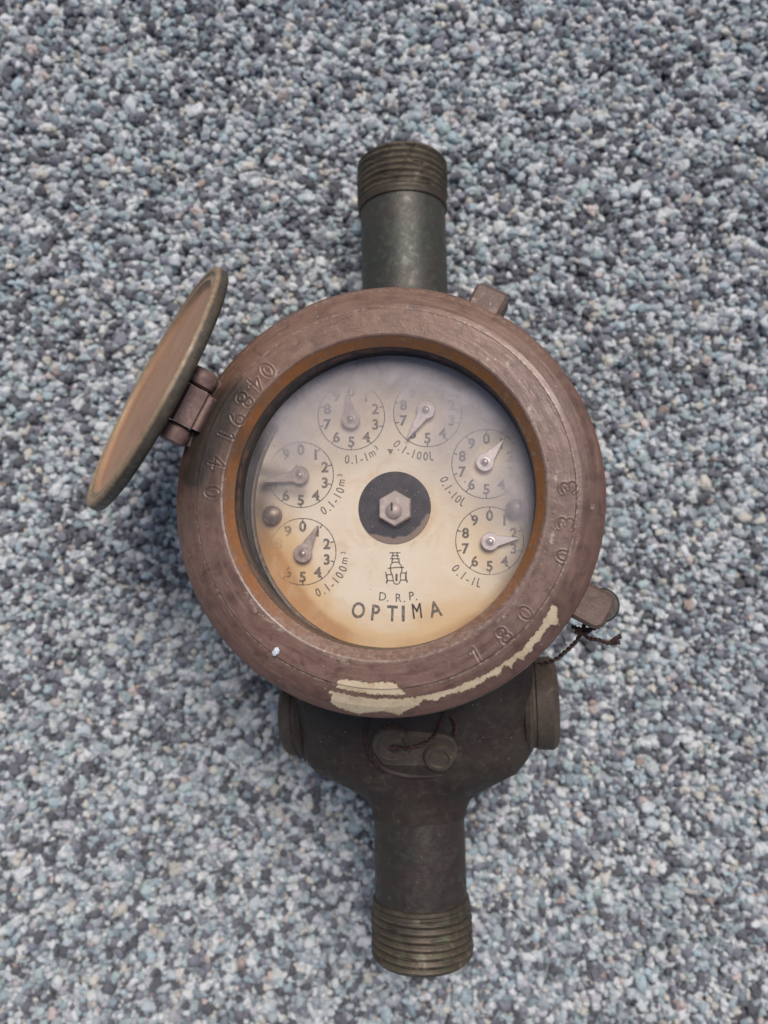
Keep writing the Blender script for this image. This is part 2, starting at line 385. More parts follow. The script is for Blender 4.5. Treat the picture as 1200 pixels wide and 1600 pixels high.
# ------------------------------------------------------------------ the pebble floor
def build_floor():
    b = NB('resin_floor_base')
    v = b.voro(0.42, 'Color'); n = b.t.nodes.new('ShaderNodeSeparateColor'); b.t.links.new(v, n.inputs[0])
    c = b.mix(n.outputs[0], lin(84, 84, 92), lin(150, 155, 158)); c = b.mix(b.mapr(n.outputs[1], 0.9, 0.95), c, lin(180, 150, 135))
    h = b.voro(0.42)
    m = b.fin(c, 0.6, 0, b.bump(b.math('SUBTRACT', 1.0, h), 1.2))
    g = link('ground', [(-6000, -6000, -2.6), (6000, -6000, -2.6), (6000, 6000, -2.6), (-6000, 6000, -2.6)], [[0, 1, 2, 3]], m, smooth=False)
    g['kind'] = 'structure'

    # grains: one point each; position, size, turn and colour are stored on the point
    pts = []; sp = 1.95
    for layer, (z0, jz) in enumerate(((-1.0, 0.7), (-2.3, 0.4))):
        ny = int(440/(sp*.87)); nx = int(380/sp)
        X, Y = np.meshgrid(np.arange(nx)*sp-190, np.arange(ny)*sp*.87-220)
        X = X + (np.arange(ny) % 2)[:, None]*sp/2 + layer*sp*0.5
        X = X + rng.uniform(-.75, .75, X.shape); Y = Y + rng.uniform(-.7, .7, Y.shape) + layer*0.7
        Z = z0 + rng.uniform(-jz, jz, X.shape)
        q = np.stack([X, Y, Z], -1).reshape(-1, 3)
        if layer == 0: q = q[rng.random(len(q)) > .20]
        q[:, 2] += np.array([mnoise.noise(Vector((a*.16, b_*.16, 0.)))*.55 for a, b_, _ in q])
        pts.append(q)
    P = np.concatenate(pts)
    n = len(P)
    base = np.clip(rng.lognormal(0.17, 0.27, n), 0.65, 2.2)
    sc = np.stack([base*rng.uniform(.85, 1.35, n), base*rng.uniform(.78, 1.1, n), base*rng.uniform(.72, 1.0, n)], 1)
    rot = rng.uniform(0, 2*np.pi, (n, 3)); rot[:, :2] *= .16
    pal = [((206, 212, 212), 15), ((230, 232, 228), 12), ((184, 194, 199), 14), ((156, 164, 172), 12), ((124, 124, 140), 11), ((88, 86, 102), 14),
           ((170, 192, 200), 8), ((172, 192, 190), 7), ((196, 192, 198), 5), ((212, 204, 190), 5), ((208, 188, 180), 1.4), ((246, 246, 242), 5), ((122, 142, 152), 5), ((176, 150, 138), .3), ((52, 52, 66), 12)]
    wgt = np.array([q[1] for q in pal], float); wgt /= wgt.sum()
    # lighter and darker patches in the mix: grains of one tone tend to lie together
    lum = np.array([sum(q[0]) for q in pal], float); lum = (lum-np.average(lum, weights=wgt))/150.
    patch = np.array([mnoise.noise(Vector((q[0]*.11, q[1]*.11, 3.)))+.3*mnoise.noise(Vector((q[0]*.03, q[1]*.03, 9.))) for q in P])
    W_ = wgt[None]*np.exp(patch[:, None]*lum[None]*.75); W_ /= W_.sum(1, keepdims=True)
    idx = (W_.cumsum(1) < rng.random((n, 1))).sum(1).clip(0, len(pal)-1); pc = np.array([lin(*q[0])[:3] for q in pal])
    g_ = pc[idx].mean(1, keepdims=True); pcs = g_+(pc[idx]-g_)*np.where(pc[idx][:, :1] > g_, .95, .85)
    colr = np.clip(pcs*rng.uniform(.92, 1.36, (n, 1)), 0, .92)
    me = bpy.data.meshes.new('gravel'); me.vertices.add(n); me.vertices.foreach_set('co', (P*S).ravel())
    def fa(name, a):
        t = me.attributes.new(name, 'FLOAT_VECTOR', 'POINT'); t.data.foreach_set('vector', np.asarray(a, np.float32).ravel())
    fa('gsize', sc*S); fa('grot', rot); fa('gcol', colr)
    vi = me.attributes.new('gvar', 'INT', 'POINT'); vi.data.foreach_set('value', rng.integers(0, 5, n).astype(np.int32))
    o = bpy.data.objects.new('gravel', me); COL.objects.link(o); o['kind'] = 'stuff'
    o['label'] = 'fine grey, white and bluish pebbles bound in resin under the meter'; o['category'] = 'gravel'

    b = NB('pebble_grain')
    col = b.attr('gcol', 'INSTANCER', 'Vector')
    nn = b.noise(0.9, 4, 0.65); 
    c = b.mix(b.mapr(nn, 0.3, 0.7, 0.0, 0.3), col, lin(220, 220, 216))
    c = b.mix(b.mapr(b.noise(0.5, 3), 0.5, 0.75, 0, 0.2), c, lin(120, 120, 130))
    mg = b.fin(c, 0.34, 0, b.bump(nn, 0.25), 0.5)
    me.materials.append(mg)

    ng = bpy.data.node_groups.new('scatter_grains', 'GeometryNodeTree')
    ng.interface.new_socket('Geometry', in_out='INPUT', socket_type='NodeSocketGeometry')
    ng.interface.new_socket('Geometry', in_out='OUTPUT', socket_type='NodeSocketGeometry')
    N = ng.nodes.new; L = ng.links.new
    gi = N('NodeGroupInput'); go = N('NodeGroupOutput')
    g2i = N('GeometryNodeGeometryToInstance')
    for k in range(5):
        ico = N('GeometryNodeMeshIcoSphere'); ico.inputs['Radius'].default_value = 1.0; ico.inputs['Subdivisions'].default_value = 3
        sp_ = N('GeometryNodeSetPosition')
        nz = N('ShaderNodeTexNoise'); nz.noise_dimensions = '4D'; nz.inputs['W'].default_value = k*7.3+1; nz.inputs['Scale'].default_value = 0.95; nz.inputs['Detail'].default_value = 1.5
        sub = N('ShaderNodeVectorMath'); sub.operation = 'SUBTRACT'; sub.inputs[1].default_value = (.5, .5, .5)
        mul = N('ShaderNodeVectorMath'); mul.operation = 'SCALE'; mul.inputs['Scale'].default_value = 1.9
        L(nz.outputs['Color'], sub.inputs[0]); L(sub.outputs[0], mul.inputs[0])
        L(ico.outputs['Mesh'], sp_.inputs['Geometry']); L(mul.outputs[0], sp_.inputs['Offset'])
        ss = N('GeometryNodeSetShadeSmooth'); L(sp_.outputs[0], ss.inputs[0])
        smt = N('GeometryNodeSetMaterial'); smt.inputs['Material'].default_value = mg; L(ss.outputs[0], smt.inputs[0])
        L(smt.outputs[0], g2i.inputs[0])
    iop = N('GeometryNodeInstanceOnPoints'); iop.inputs['Pick Instance'].default_value = True
    def na(name, typ):
        a = N('GeometryNodeInputNamedAttribute'); a.data_type = typ; a.inputs['Name'].default_value = name; return a.outputs['Attribute']
    e2r = N('FunctionNodeEulerToRotation'); L(na('grot', 'FLOAT_VECTOR'), e2r.inputs[0])
    L(gi.outputs[0], iop.inputs['Points']); L(g2i.outputs[0], iop.inputs['Instance'])
    L(na('gvar', 'INT'), iop.inputs['Instance Index']); L(e2r.outputs[0], iop.inputs['Rotation']); L(na('gsize', 'FLOAT_VECTOR'), iop.inputs['Scale'])
    L(iop.outputs[0], go.inputs[0])
    md = o.modifiers.new('grains', 'NODES'); md.node_group = ng
build_floor()

# ------------------------------------------------------------------ the water meter
root = bpy.data.objects.new('water_meter', None); COL.objects.link(root)
root.matrix_world = Matrix.Translation(ORG*S) @ ROT.to_4x4()
root.empty_display_size = 0.02
root['label'] = 'old brown water meter with round glass dial and open hinged lid on pebbles'
root['category'] = 'water meter'
Z0 = HEAD

# pipes with threaded ends
def pipe(sgn, y_end, r_pipe, name):
    y_th = y_end-14.2
    p = dens([(r_pipe+0.3, 56), (r_pipe, 62), (r_pipe, y_th-1)], 1.5)
    o = link(name, *lathe(p, 96, axis=(0, sgn, 0)), M_PIPE if sgn > 0 else M_PIPE_SHADED, root); fixn(o)
    rt = 14.1
    prof = dens([(r_pipe-.05, y_th-1.0), (r_pipe+.35, y_th)], .3)+dens([(rt-.5, y_th+.5), (rt-.3, y_end-1)], .16)+[(rt-1.2, y_end), (rt-2.6, y_end+.05), (9.6, y_end), (9.2, y_end-.8), (9.2, y_end-40)]
    def thr(r, h, t):
        ph = (h-y_th)/1.95 + t/(2*np.pi)
        tri = np.abs((ph % 1)*2-1)
        m = sm(h, y_th+.4, y_th+1.4)*(1-sm(h, y_end-1.4, y_end-.7))*(r > 12.0)
        dent = 0.12*np.sin(t*3+h)*np.sin(h*1.3+2)
        return r + m*((tri-.5)*0.68+dent*.7-.35*sm(np.sin(t*5+h*.8)*np.sin(t*2.3-h*.5), .55, .9)*(tri > .4)), h
    TV, TF = lathe(prof, 200, axis=(0, sgn, 0), fn=thr)
    rad = np.hypot(TV[:, 0], TV[:, 2])
    o2 = link('threaded_end', TV, TF, M_THREAD, o, sharp=60, attrs=dict(crest=sm(rad, rt-.6, rt+.15))); fixn(o2)
    col = link('thread_collar', *lathe([(r_pipe-.3, y_th-1.6), (r_pipe+.55, y_th-1.3), (r_pipe+.7, y_th-.4), (r_pipe+.3, y_th+.1)], 96, axis=(0, sgn, 0)), M_THREAD, o); fixn(col)
    return o
pipe(1, 113.5, 13.0, 'pipe'); pipe(-1, 117.5, 12.7, 'pipe')

# cast body: a blunt casting across the pipe line that necks down at both ends
def body():
    st = []
    half = [(80, 12.8, 12.8, 2), (78, 13.2, 13.2, 2), (75.5, 14.6, 13.8, 2.0), (73.5, 17.0, 14.6, 2.1), (71.5, 20.5, 15.4, 2.2), (69.5, 24.5, 16.2, 2.4), (67.5, 28.2, 17, 2.7), (65.5, 29.6, 17.8, 3.0),
            (63, 31.0, 18.8, 3.2), (59, 31.8, 20, 3.4), (50, 32.4, 23, 3.6), (36, 34, 26, 3.6), (18, 35, 29, 3.6), (0, 35.5, 30.5, 3.6)]
    st = [(-a, b, c, d) for a, b, c, d in half] + [(a*.8, b, c, d) for a, b, c, d in half[::-1][1:]]
    ys = np.array([q[0] for q in st]); yy = np.unique(np.concatenate([ys, np.arange(-80, 64.1, 1.5)]))
    V = []; seg = 96
    for y in yy:
        a, b_, n = [np.interp(y, ys, [q[k] for q in st]) for k in (1, 2, 3)]
        t = np.arange(seg)/seg*2*np.pi; c, s = np.cos(t), np.sin(t)
        V.append(np.stack([a*np.sign(c)*np.abs(c)**(2/n), np.full(seg, y), b_*np.sign(s)*np.abs(s)**(2/n)], 1))
    n = len(yy); i = np.arange(n-1)[:, None]*seg; j = np.arange(seg)[None]; j2 = (j+1) % seg
    F = np.stack([i+j, i+j2, i+seg+j2, i+seg+j], -1).reshape(-1, 4)
    V = np.concatenate(V)
    for k in range(len(V)):
        q = Vector(V[k]); V[k] += np.array(mnoise.noise_vector(q*0.09))*0.7+np.array(mnoise.noise_vector(q*0.3))*0.22
    return fixn(link('body', V, F, M_BODY, root, sharp=50))
bd = body()
# round plugs screwed into both flanks of the body, and a casting seam over the front shoulder
for sx in (-1, 1):
    x1 = 39.4 if sx > 0 else 37.4; yc = -49.5 if sx > 0 else -51.5
    fixn(link('side_plug', *lathe([(13.4, 24), (13.4, 31.6), (12.9, 32.2), (12.1, 32.5), (12.1, 33.2), (12.5, 33.6), (12.6, x1-1.6), (11.7, x1-.5), (10.4, x1), (.01, x1)], 64, centre=(0, yc, 1), axis=(sx, 0, 0)), M_LUG, bd, sharp=35))
    fixn(link('plug_washer', *lathe([(13.6, 30.0), (14.0, 30.4), (14.0, 31.2), (13.6, 31.6), (12, 31.7)], 64, centre=(0, yc, 1), axis=(sx, 0, 0)), M_BODY, bd, sharp=35))
# drum under the head
drum = fixn(link('drum', *lathe([(36, 4), (43, 8), (43.5, 14), (43.5, Z0-16), (44.5, Z0-13), (44.5, Z0-9)], 128, centre=(HX*.7, HY*.7, 0)), M_BODY, root))
# raised pad and sealed screws on the front shoulder of the body
pc_ = U(650, 1170, 19.3); pB = basis((0.03, -0.36, 0.93), (0, 1, 0))
fixn(link('screw_pad', *rbox(*pc_, 22.5, 10.5, 2.4, 4.6, B=pB, nseg=8, bevel=1.1), M_LUG, bd))
ax = np.array([0.05, -0.40, 0.92]); ax /= np.linalg.norm(ax)
for (px, py, rr, hz) in ((612, 1164, 4.8, 20.6), (686, 1183, 3.6, 19.6)):
    c = U(px, py, hz)
    s1 = fixn(link('sealed_screw', *lathe([(rr+.7, -4), (rr+.6, 0), (rr, .9), (rr-.9, 1.0), (rr-1.3, .5), (0.01, .6)], 48, centre=c, axis=ax), M_LUG, bd))
    if rr > 4: fixn(link('screw_slot', *lathe([(.01, .75), (.9, .9), (1.2, .3)], 16, centre=c+np.array([.8, -.6, .2]), axis=ax), M_DARKW, s1))
fixn(link('boss_ridge', *tube([U(577, 1140, 19.6), U(581, 1172, 19), U(600, 1200, 17.2), U(640, 1212, 16.6), U(690, 1210, 16.4)], 1.0, 8), M_BODY, bd))

# ------------------------------------------------------------------ cover ring
def cover_ring():
    prof = []
    prof += dens([(36.9, Z0-13.2), (36.8, Z0-10.2), (34.6, Z0-9.9)], 1.0)
    prof += dens([(34.3, Z0-9.6), (34.3, Z0-2.6)], .3)
    prof += dens([(34.4, Z0-2.4), (36.15, Z0-.5), (36.4, Z0-.15), (36.8, Z0)], .13)
    prof += dens([(36.8, Z0), (42.5, Z0-.05)], .125)[1:]
    prof += dens([(42.5, Z0-.05), (42.75, Z0-.42), (43.15, Z0-.50), (44.0, Z0-.66), (46.6, Z0-1.7), (48.0, Z0-2.7), (49.1, Z0-3.7), (49.4, Z0-4.8)], .14)[1:]
    prof += dens([(49.4, Z0-4.8), (49.3, Z0-7), (48.9, Z0-9), (48.2, Z0-11), (47.5, Z0-12), (45.0, Z0-12.4)], .6)[1:]
    V, F = lathe(prof, 1600, centre=(HX, HY, 0))
    P = proj(V); r = np.hypot(V[:, 0]-HX, V[:, 1]-HY); z = V[:, 2]-Z0
    top = sm(z, -4.5, -3.0)
    chipA = [(527, 1064), (534, 1061), (560, 1063), (575, 1067), (590, 1066), (612, 1065), (622, 1070), (632, 1082), (633, 1086), (610, 1087), (580, 1085), (548, 1080), (525, 1075)]
    chipB = [(504, 1073), (520, 1079), (548, 1086), (585, 1091), (632, 1091), (665, 1086), (705, 1076), (762, 1052), (815, 1015), (845, 978), (862, 944), (869, 946), (872, 962), (874, 978), (860, 976), (848, 992), (843, 1003), (834, 1005), (832, 1018), (822, 1024), (818, 1032), (808, 1030), (800, 1044), (788, 1040), (782, 1054), (762, 1060), (750, 1070), (728, 1080), (703, 1084), (682, 1095), (662, 1094), (655, 1102), (640, 1108), (625, 1118), (600, 1112), (560, 1116), (528, 1106), (516, 1097), (518, 1086)]
    mm = 0.142
    chip = np.maximum(sdf_poly(P, chipA), sdf_poly(P, chipB))*mm
    chip = np.where(z > -9, chip, -5)
    chip = np.clip(chip, -3, 3)-.02
    # hinge shadow painted dark on the ring; skirt and stamped figures darkened too
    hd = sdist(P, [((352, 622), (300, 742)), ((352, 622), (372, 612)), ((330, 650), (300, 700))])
    gr_shade = np.exp(-(hd/23)**2)*.95
    gr_shade += 0.42*np.exp(-(sdist(P, [((330, 700), (300, 800)), ((345, 650), (375, 700))])/36)**2)
    gr_shade += 0.55*sm(-z, 4.6, 6.5)
    gr_shade = np.clip(gr_shade, 0, 1)
    bore = (1-sm(r, 36.1, 36.35)); pit_shade = np.where((r < 34.36) | ((z < -8) & (r < 37)), 1., 0.)
    ang = np.arctan2(V[:, 1]-HY, V[:, 0]-HX)
    low = 0.5-0.5*np.sin(ang)                                    # lit lower side of the lip is painted paler
    lip = np.exp(-((r-36.6)/0.5)**2)*(0.25+0.75*low) * (z > -5)
    lip = np.clip(lip + .85*sm(np.cos(ang-R(-88)), .45, .9)*(1-sm(r, 36.2, 36.8))*(z > -2.8), 0, 1)  # light on the lower bore wall put into its colour
    bore = bore*(1-0.75*sm(low, .78, 1.0)*sm(np.cos(ang-R(-85)), .35, .85))
    edge = np.exp(-((r-42.9)/0.25)**2)*.8 + np.exp(-((r-48.0)/0.5)**2)*0.55*sm(np.sin(ang), .2, 1)  # second term paints the highlight along the upper outer bevel
    scuffs = [((868, 750), (872, 735)), ((866, 825), (861, 848)), ((791, 560), (796, 585)), ((826, 632), (832, 660)), ((806, 655), (826, 690)), ((812, 660), (820, 680)), ((905, 838), (902, 846)), ((926, 790), (923, 798)),
              ((740, 1016), (748, 1030)), ((760, 560), (770, 580)), ((385, 925), (398, 950)), ((400, 955), (440, 985)), ((505, 1020), (545, 1036)), ((780, 970), (815, 930)), ((431, 588), (436, 580))]
    edge = np.clip(edge + 0.95*np.exp(-(sdist(P, scuffs)/3.2)**2) + 0.0, 0, 1)
    rust = sm(-z, 2.6, 4.2)*(1-sm(-z, 5.2, 6.5))
    # stamped figures: real strokes pressed into the paint
    def arc(cx, cy, rx, ry, a0, a1, n=10):
        a = [math.radians(a0+(a1-a0)*k/n) for k in range(n+1)]
        q = [(cx+rx*math.cos(t), cy+ry*math.sin(t)) for t in a]
        return list(zip(q[:-1], q[1:]))
    G = {'0': arc(0, 0, .31, .46, 0, 360, 16), '1': [((0, .5), (0, -.5)), ((0, .5), (-.22, .3))],
         '3': arc(0, .25, .3, .25, 150, -90)+arc(0, -.25, .32, .25, 90, -150), '4': [((.12, -.5), (.12, .5)), ((.12, .5), (-.32, -.18)), ((-.32, -.18), (.34, -.18))],
         '8': arc(0, .26, .26, .24, 0, 360, 12)+arc(0, -.24, .31, .26, 0, 360, 12), '9': arc(0, .2, .29, .29, 0, 360, 12)+arc(-.35, .2, .64, .7, 0, -60, 6),
         '6': arc(0, -.2, .29, .29, 0, 360, 12)+arc(.35, -.2, .64, .7, 180, 120, 6)}
    segs = []
    def stamp(ch, px, py, h=25, turn=None):
        px = 613+(px-613)*1.018; py = 787+(py-787)*1.018
        # tops of the figures point at the middle of the window
        ux, uy = 613-px, 787-py; l = math.hypot(ux, uy); ux /= l; uy /= l      # "up" of the glyph in photo coords
        rx, ry = -uy, ux                                                       # "right" of the glyph
        for a, b_ in G[ch]:
            segs.append(((px+a[0]*h*rx+a[1]*h*ux, py+a[0]*h*ry+a[1]*h*uy), (px+b_[0]*h*rx+b_[1]*h*ux, py+b_[0]*h*ry+b_[1]*h*uy)))
    for ch, x, y in (('0', 337, 770), ('4', 344, 725), ('1', 358, 684), ('9', 374, 657), ('8', 386, 628), ('4', 403, 604), ('0', 421, 583),
                     ('3', 883, 763), ('3', 879, 818), ('0', 876, 868), ('0', 817, 956), ('8', 784, 990), ('1', 742, 1020)): stamp(ch, x, y)
    near = (r > 35.5) & (r < 43) & (z > -1)
    d = np.full(len(V), 1e9); d[near] = sdist(P[near], segs)
    V[:, 2] += -0.10*np.exp(-(d/1.35)**2)+0.08*np.exp(-((d-3.0)/1.2)**2)
    edge = np.clip(edge+0.18*np.exp(-((d-2.6)/1.0)**2), 0, 1); gr_shade = np.clip(gr_shade+.18*np.exp(-(d/1.2)**2), 0, 1)
    warm = sm(np.cos(ang-R(105)), .1, .9)*.8
    o = link('cover_ring', V, F, M_RING, root, sharp=55, attrs=dict(chip=chip, grime_shade=gr_shade, bore=bore, lip=lip, edge=edge, rust=rust, warm=warm, pit_shade=pit_shade))
    return o
ring = cover_ring()
# a crumb of white grit lying on the ring
c = U(432, 1018, Z0+.15)
V, F = lathe([(.01, -.1), (.75, 0), (.85, .35), (.5, .7), (.01, .8)], 9, centre=c)
V += np.random.default_rng(3).normal(0, .12, V.shape)
bw = NB('white_grit'); M_GRIT = bw.fin(lin(215, 220, 226), .4)
g = fixn(link('grit_crumb', V, F, M_GRIT, None, sharp=20))
g.matrix_world = root.matrix_world.copy(); g['label'] = 'tiny white grit crumb on the lower left of the brown ring'; g['category'] = 'grit'

# lugs of the ring: one at the upper right, the seal lug at the right
def ring_lug(px, py, h, length, width, thick, name, mat, roundness=1.6):
    c = U(px, py, h); d = np.array([c[0]-HX, c[1]-HY, 0]); d /= np.linalg.norm(d); t = np.array([-d[1], d[0], 0])
    B = np.array([d, t, [0, 0, 1]])
    return fixn(link(name, *rbox(c[0], c[1], c[2], length, width, thick, roundness, B=B, bevel=.8), mat, ring)), c, B
ring_lug(757, 486, Z0-6.2, 10, 8.2, 6.0, 'lug', M_TAB)
lug, lc, lB = ring_lug(921, 945, Z0-7.5, 9.4, 8.6, 3.6, 'seal_lug', M_TAB, 2.4)
cc = lc+lB[0]*2.6+lB[1]*1.3+np.array([0, 0, -2.4])
fixn(link('seal_eye', *lathe([(.01, -1.2), (3.4, -1.2), (3.9, -.5), (3.8, .3), (3.4, .7), (.01, .8)], 40, centre=cc), M_PIPE, lug))

# seal wires
def wire(pts, r=.46, parent=lug, mat=M_WIRE, name='seal_wire'):
    c = spline([U(*p) for p in pts], 10); st = []
    for ph in (0, math.pi):                                     # two strands twisted round each other
        q = []
        for i, p_ in enumerate(c):
            d = (c[min(i+1, len(c)-1)]-c[max(i-1, 0)]).normalized(); x = Vector((.1, .2, 1)).cross(d).normalized(); y = d.cross(x)
            a = i*.85+ph; q.append(p_+(x*math.cos(a)+y*math.sin(a))*r*.55)
        st.append(tube(q, r*.6, 7, 2))
    return fixn(link(name, *join(st), mat, parent))
hw = Z0-12
wire([(914, 958, hw+2), (914, 972, hw+1), (911, 984, hw), (918, 996, hw), (935, 1000, hw), (952, 1005, hw-1), (968, 1004, hw-2)])
wire([(894, 979, hw), (908, 983, hw+1), (925, 983, hw), (940, 976, hw), (948, 966, hw+1), (955, 955, hw+1)])
wire([(912, 984, hw), (900, 1002, hw-1), (886, 1016, hw-2), (868, 1030, hw-3), (845, 1038, hw-5), (815, 1036, hw-6)])
wire([(955, 1004, hw-1), (962, 998, hw-1), (969, 994, hw-2)], .5)
wire([(900, 986, hw), (912, 990, hw+.8), (922, 984, hw+.8)], .5)
wire([(694, 1108, 24), (690, 1125, 23), (682, 1145, 23.4), (665, 1160, 22.6), (640, 1168, 22.4), (610, 1168, 22)], .48, bd, name='body_wire')
wire([(706, 1118, 24), (712, 1135, 22.4), (709, 1148, 21.5)], .6, bd, name='body_wire')
wire([(577, 1118, 23), (570, 1150, 21.6), (578, 1182, 19.6), (600, 1206, 18)], .5, bd, name='body_wire')

# ------------------------------------------------------------------ dial
ZD = Z0-12.5
DC = U(618, 787, ZD)          # middle of the dial
def dial():
    rr = np.concatenate([[0.02], np.arange(.6, 34.4, .45), [34.6]]); prof = [(a, ZD) for a in rr]+[(34.65, ZD-.4)]
    V, F = lathe(prof, 360, centre=(DC[0], DC[1], 0))
    P = proj(V); x, y = P[:, 0], P[:, 1]; r = np.hypot(V[:, 0]-DC[0], V[:, 1]-DC[1])
    st = 0.40*sm(y, 860, 1010)*sm(r, 18, 31) + 0.95*np.exp(-(((x-425)/60)**2+((y-900)/105)**2)) + .35*sm(r, 29.5, 32.5)*sm(y, 700, 900)
    st += 0.45*np.exp(-(((x-470)/70)**2+((y-985)/60)**2)) + .28*np.exp(-((np.hypot(x-614, y-794)-62)/7)**2) + .35*np.exp(-(((x-750)/70)**2+((y-860)/60)**2))+.25*np.exp(-(((x-700)/110)**2+((y-960)/50)**2))
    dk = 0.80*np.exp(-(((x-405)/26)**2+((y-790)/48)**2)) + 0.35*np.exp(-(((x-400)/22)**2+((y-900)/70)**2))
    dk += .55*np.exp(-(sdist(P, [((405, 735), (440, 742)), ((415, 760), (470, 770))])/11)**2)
    return link('dial', V, F, M_DIAL, root, attrs=dict(stain=np.clip(st, 0, 1.2), dark=np.clip(dk, 0, 1)))
dl = dial()
fixn(link('inner_wall', *lathe([(37.6, ZD+1.5), (37.6, ZD-1.5), (36, ZD-1.8), (.01, ZD-1.9)], 200, centre=(HX, HY, 0)), M_DARKW, root))
fixn(link('gasket', *lathe([(35.7, ZD-.6), (35.65, ZD+.4), (35.3, ZD+.95), (34.9, ZD+.9), (34.7, ZD+.35), (34.66, ZD-.3)], 200, centre=(DC[0], DC[1], 0)), M_GASK, root))

_glyph = {}
def glyph(ch, bold=0.012):
    k = (ch, bold)
    if k in _glyph: return _glyph[k]
    cu = bpy.data.curves.new('g', 'FONT'); cu.body = ch; cu.size = 1; cu.offset = bold; cu.resolution_u = 3; cu.fill_mode = 'FRONT'
    ob = bpy.data.objects.new('g', cu); COL.objects.link(ob)
    dg = bpy.context.evaluated_depsgraph_get(); dg.update()
    me = bpy.data.meshes.new_from_object(ob.evaluated_get(dg))
    V = np.array([v.co[:2] for v in me.vertices]); F = [list(p.vertices) for p in me.polygons]
    bpy.data.objects.remove(ob); bpy.data.meshes.remove(me); bpy.data.curves.remove(cu)
    lo, hi = V.min(0), V.max(0)
    V = V-(lo+hi)/2 if ch not in '-.·' else V-np.array([(lo[0]+hi[0])/2, .36])
    _glyph[k] = (V, F); return _glyph[k]
class Print:
    def __init__(s): s.V = []; s.F = []
    def ch(s, c, px, py, h, rot=0, xs=1.0, bold=.012):
        """h = cap height in photo px, rot = degrees clockwise in the photo"""
        V, F = glyph(c, bold); k = len(s.V); sz = h/.72; a = R(rot)
        for gx, gy in V*sz:
            gx *= xs
            s.V.append((px+gx*math.cos(a)+gy*math.sin(a), py+gx*math.sin(a)-gy*math.cos(a)))
        s.F += [[i+k for i in f][::-1] for f in F]
    def line(s, pts, wd):
        for (a, b) in zip(pts[:-1], pts[1:]):
            dx, dy = b[0]-a[0], b[1]-a[1]; l = math.hypot(dx, dy) or 1; nx, ny = -dy/l*wd/2, dx/l*wd/2; k = len(s.V)
            ex, ey = dx/l*wd*.2, dy/l*wd*.2
            s.V += [(a[0]+nx-ex, a[1]+ny-ey), (a[0]-nx-ex, a[1]-ny-ey), (b[0]-nx+ex, b[1]-ny+ey), (b[0]+nx+ex, b[1]+ny+ey)]; s.F.append([k, k+1, k+2, k+3])
    def build(s, name, mat, h, parent=None):
        V = [U(x, y, h) for x, y in s.V]
        Q = np.array(s.V); x, y = Q[:, 0], Q[:, 1]
        fade = .75*np.exp(-(((x-428)/30)**2+((y-880)/75)**2))+.5*sm(y, 650, 590)+.45*sm(x, 770, 815)*sm(y, 900, 780)+.7*np.exp(-(((x-425)/30)**2+((y-735)/30)**2))+.45*sm(y, 880, 905)*sm(x, 740, 780)
        return link(name, V, s.F, mat, parent or dl, smooth=False, attrs=dict(fade=np.clip(fade, 0, .85)))
def circ(cx, cy, r, a0=0, a1=360, n=64, ry=None):
    return [(cx+r*math.sin(R(a0+(a1-a0)*k/n)), cy-(ry or r)*math.cos(R(a0+(a1-a0)*k/n))) for k in range(n+1)]

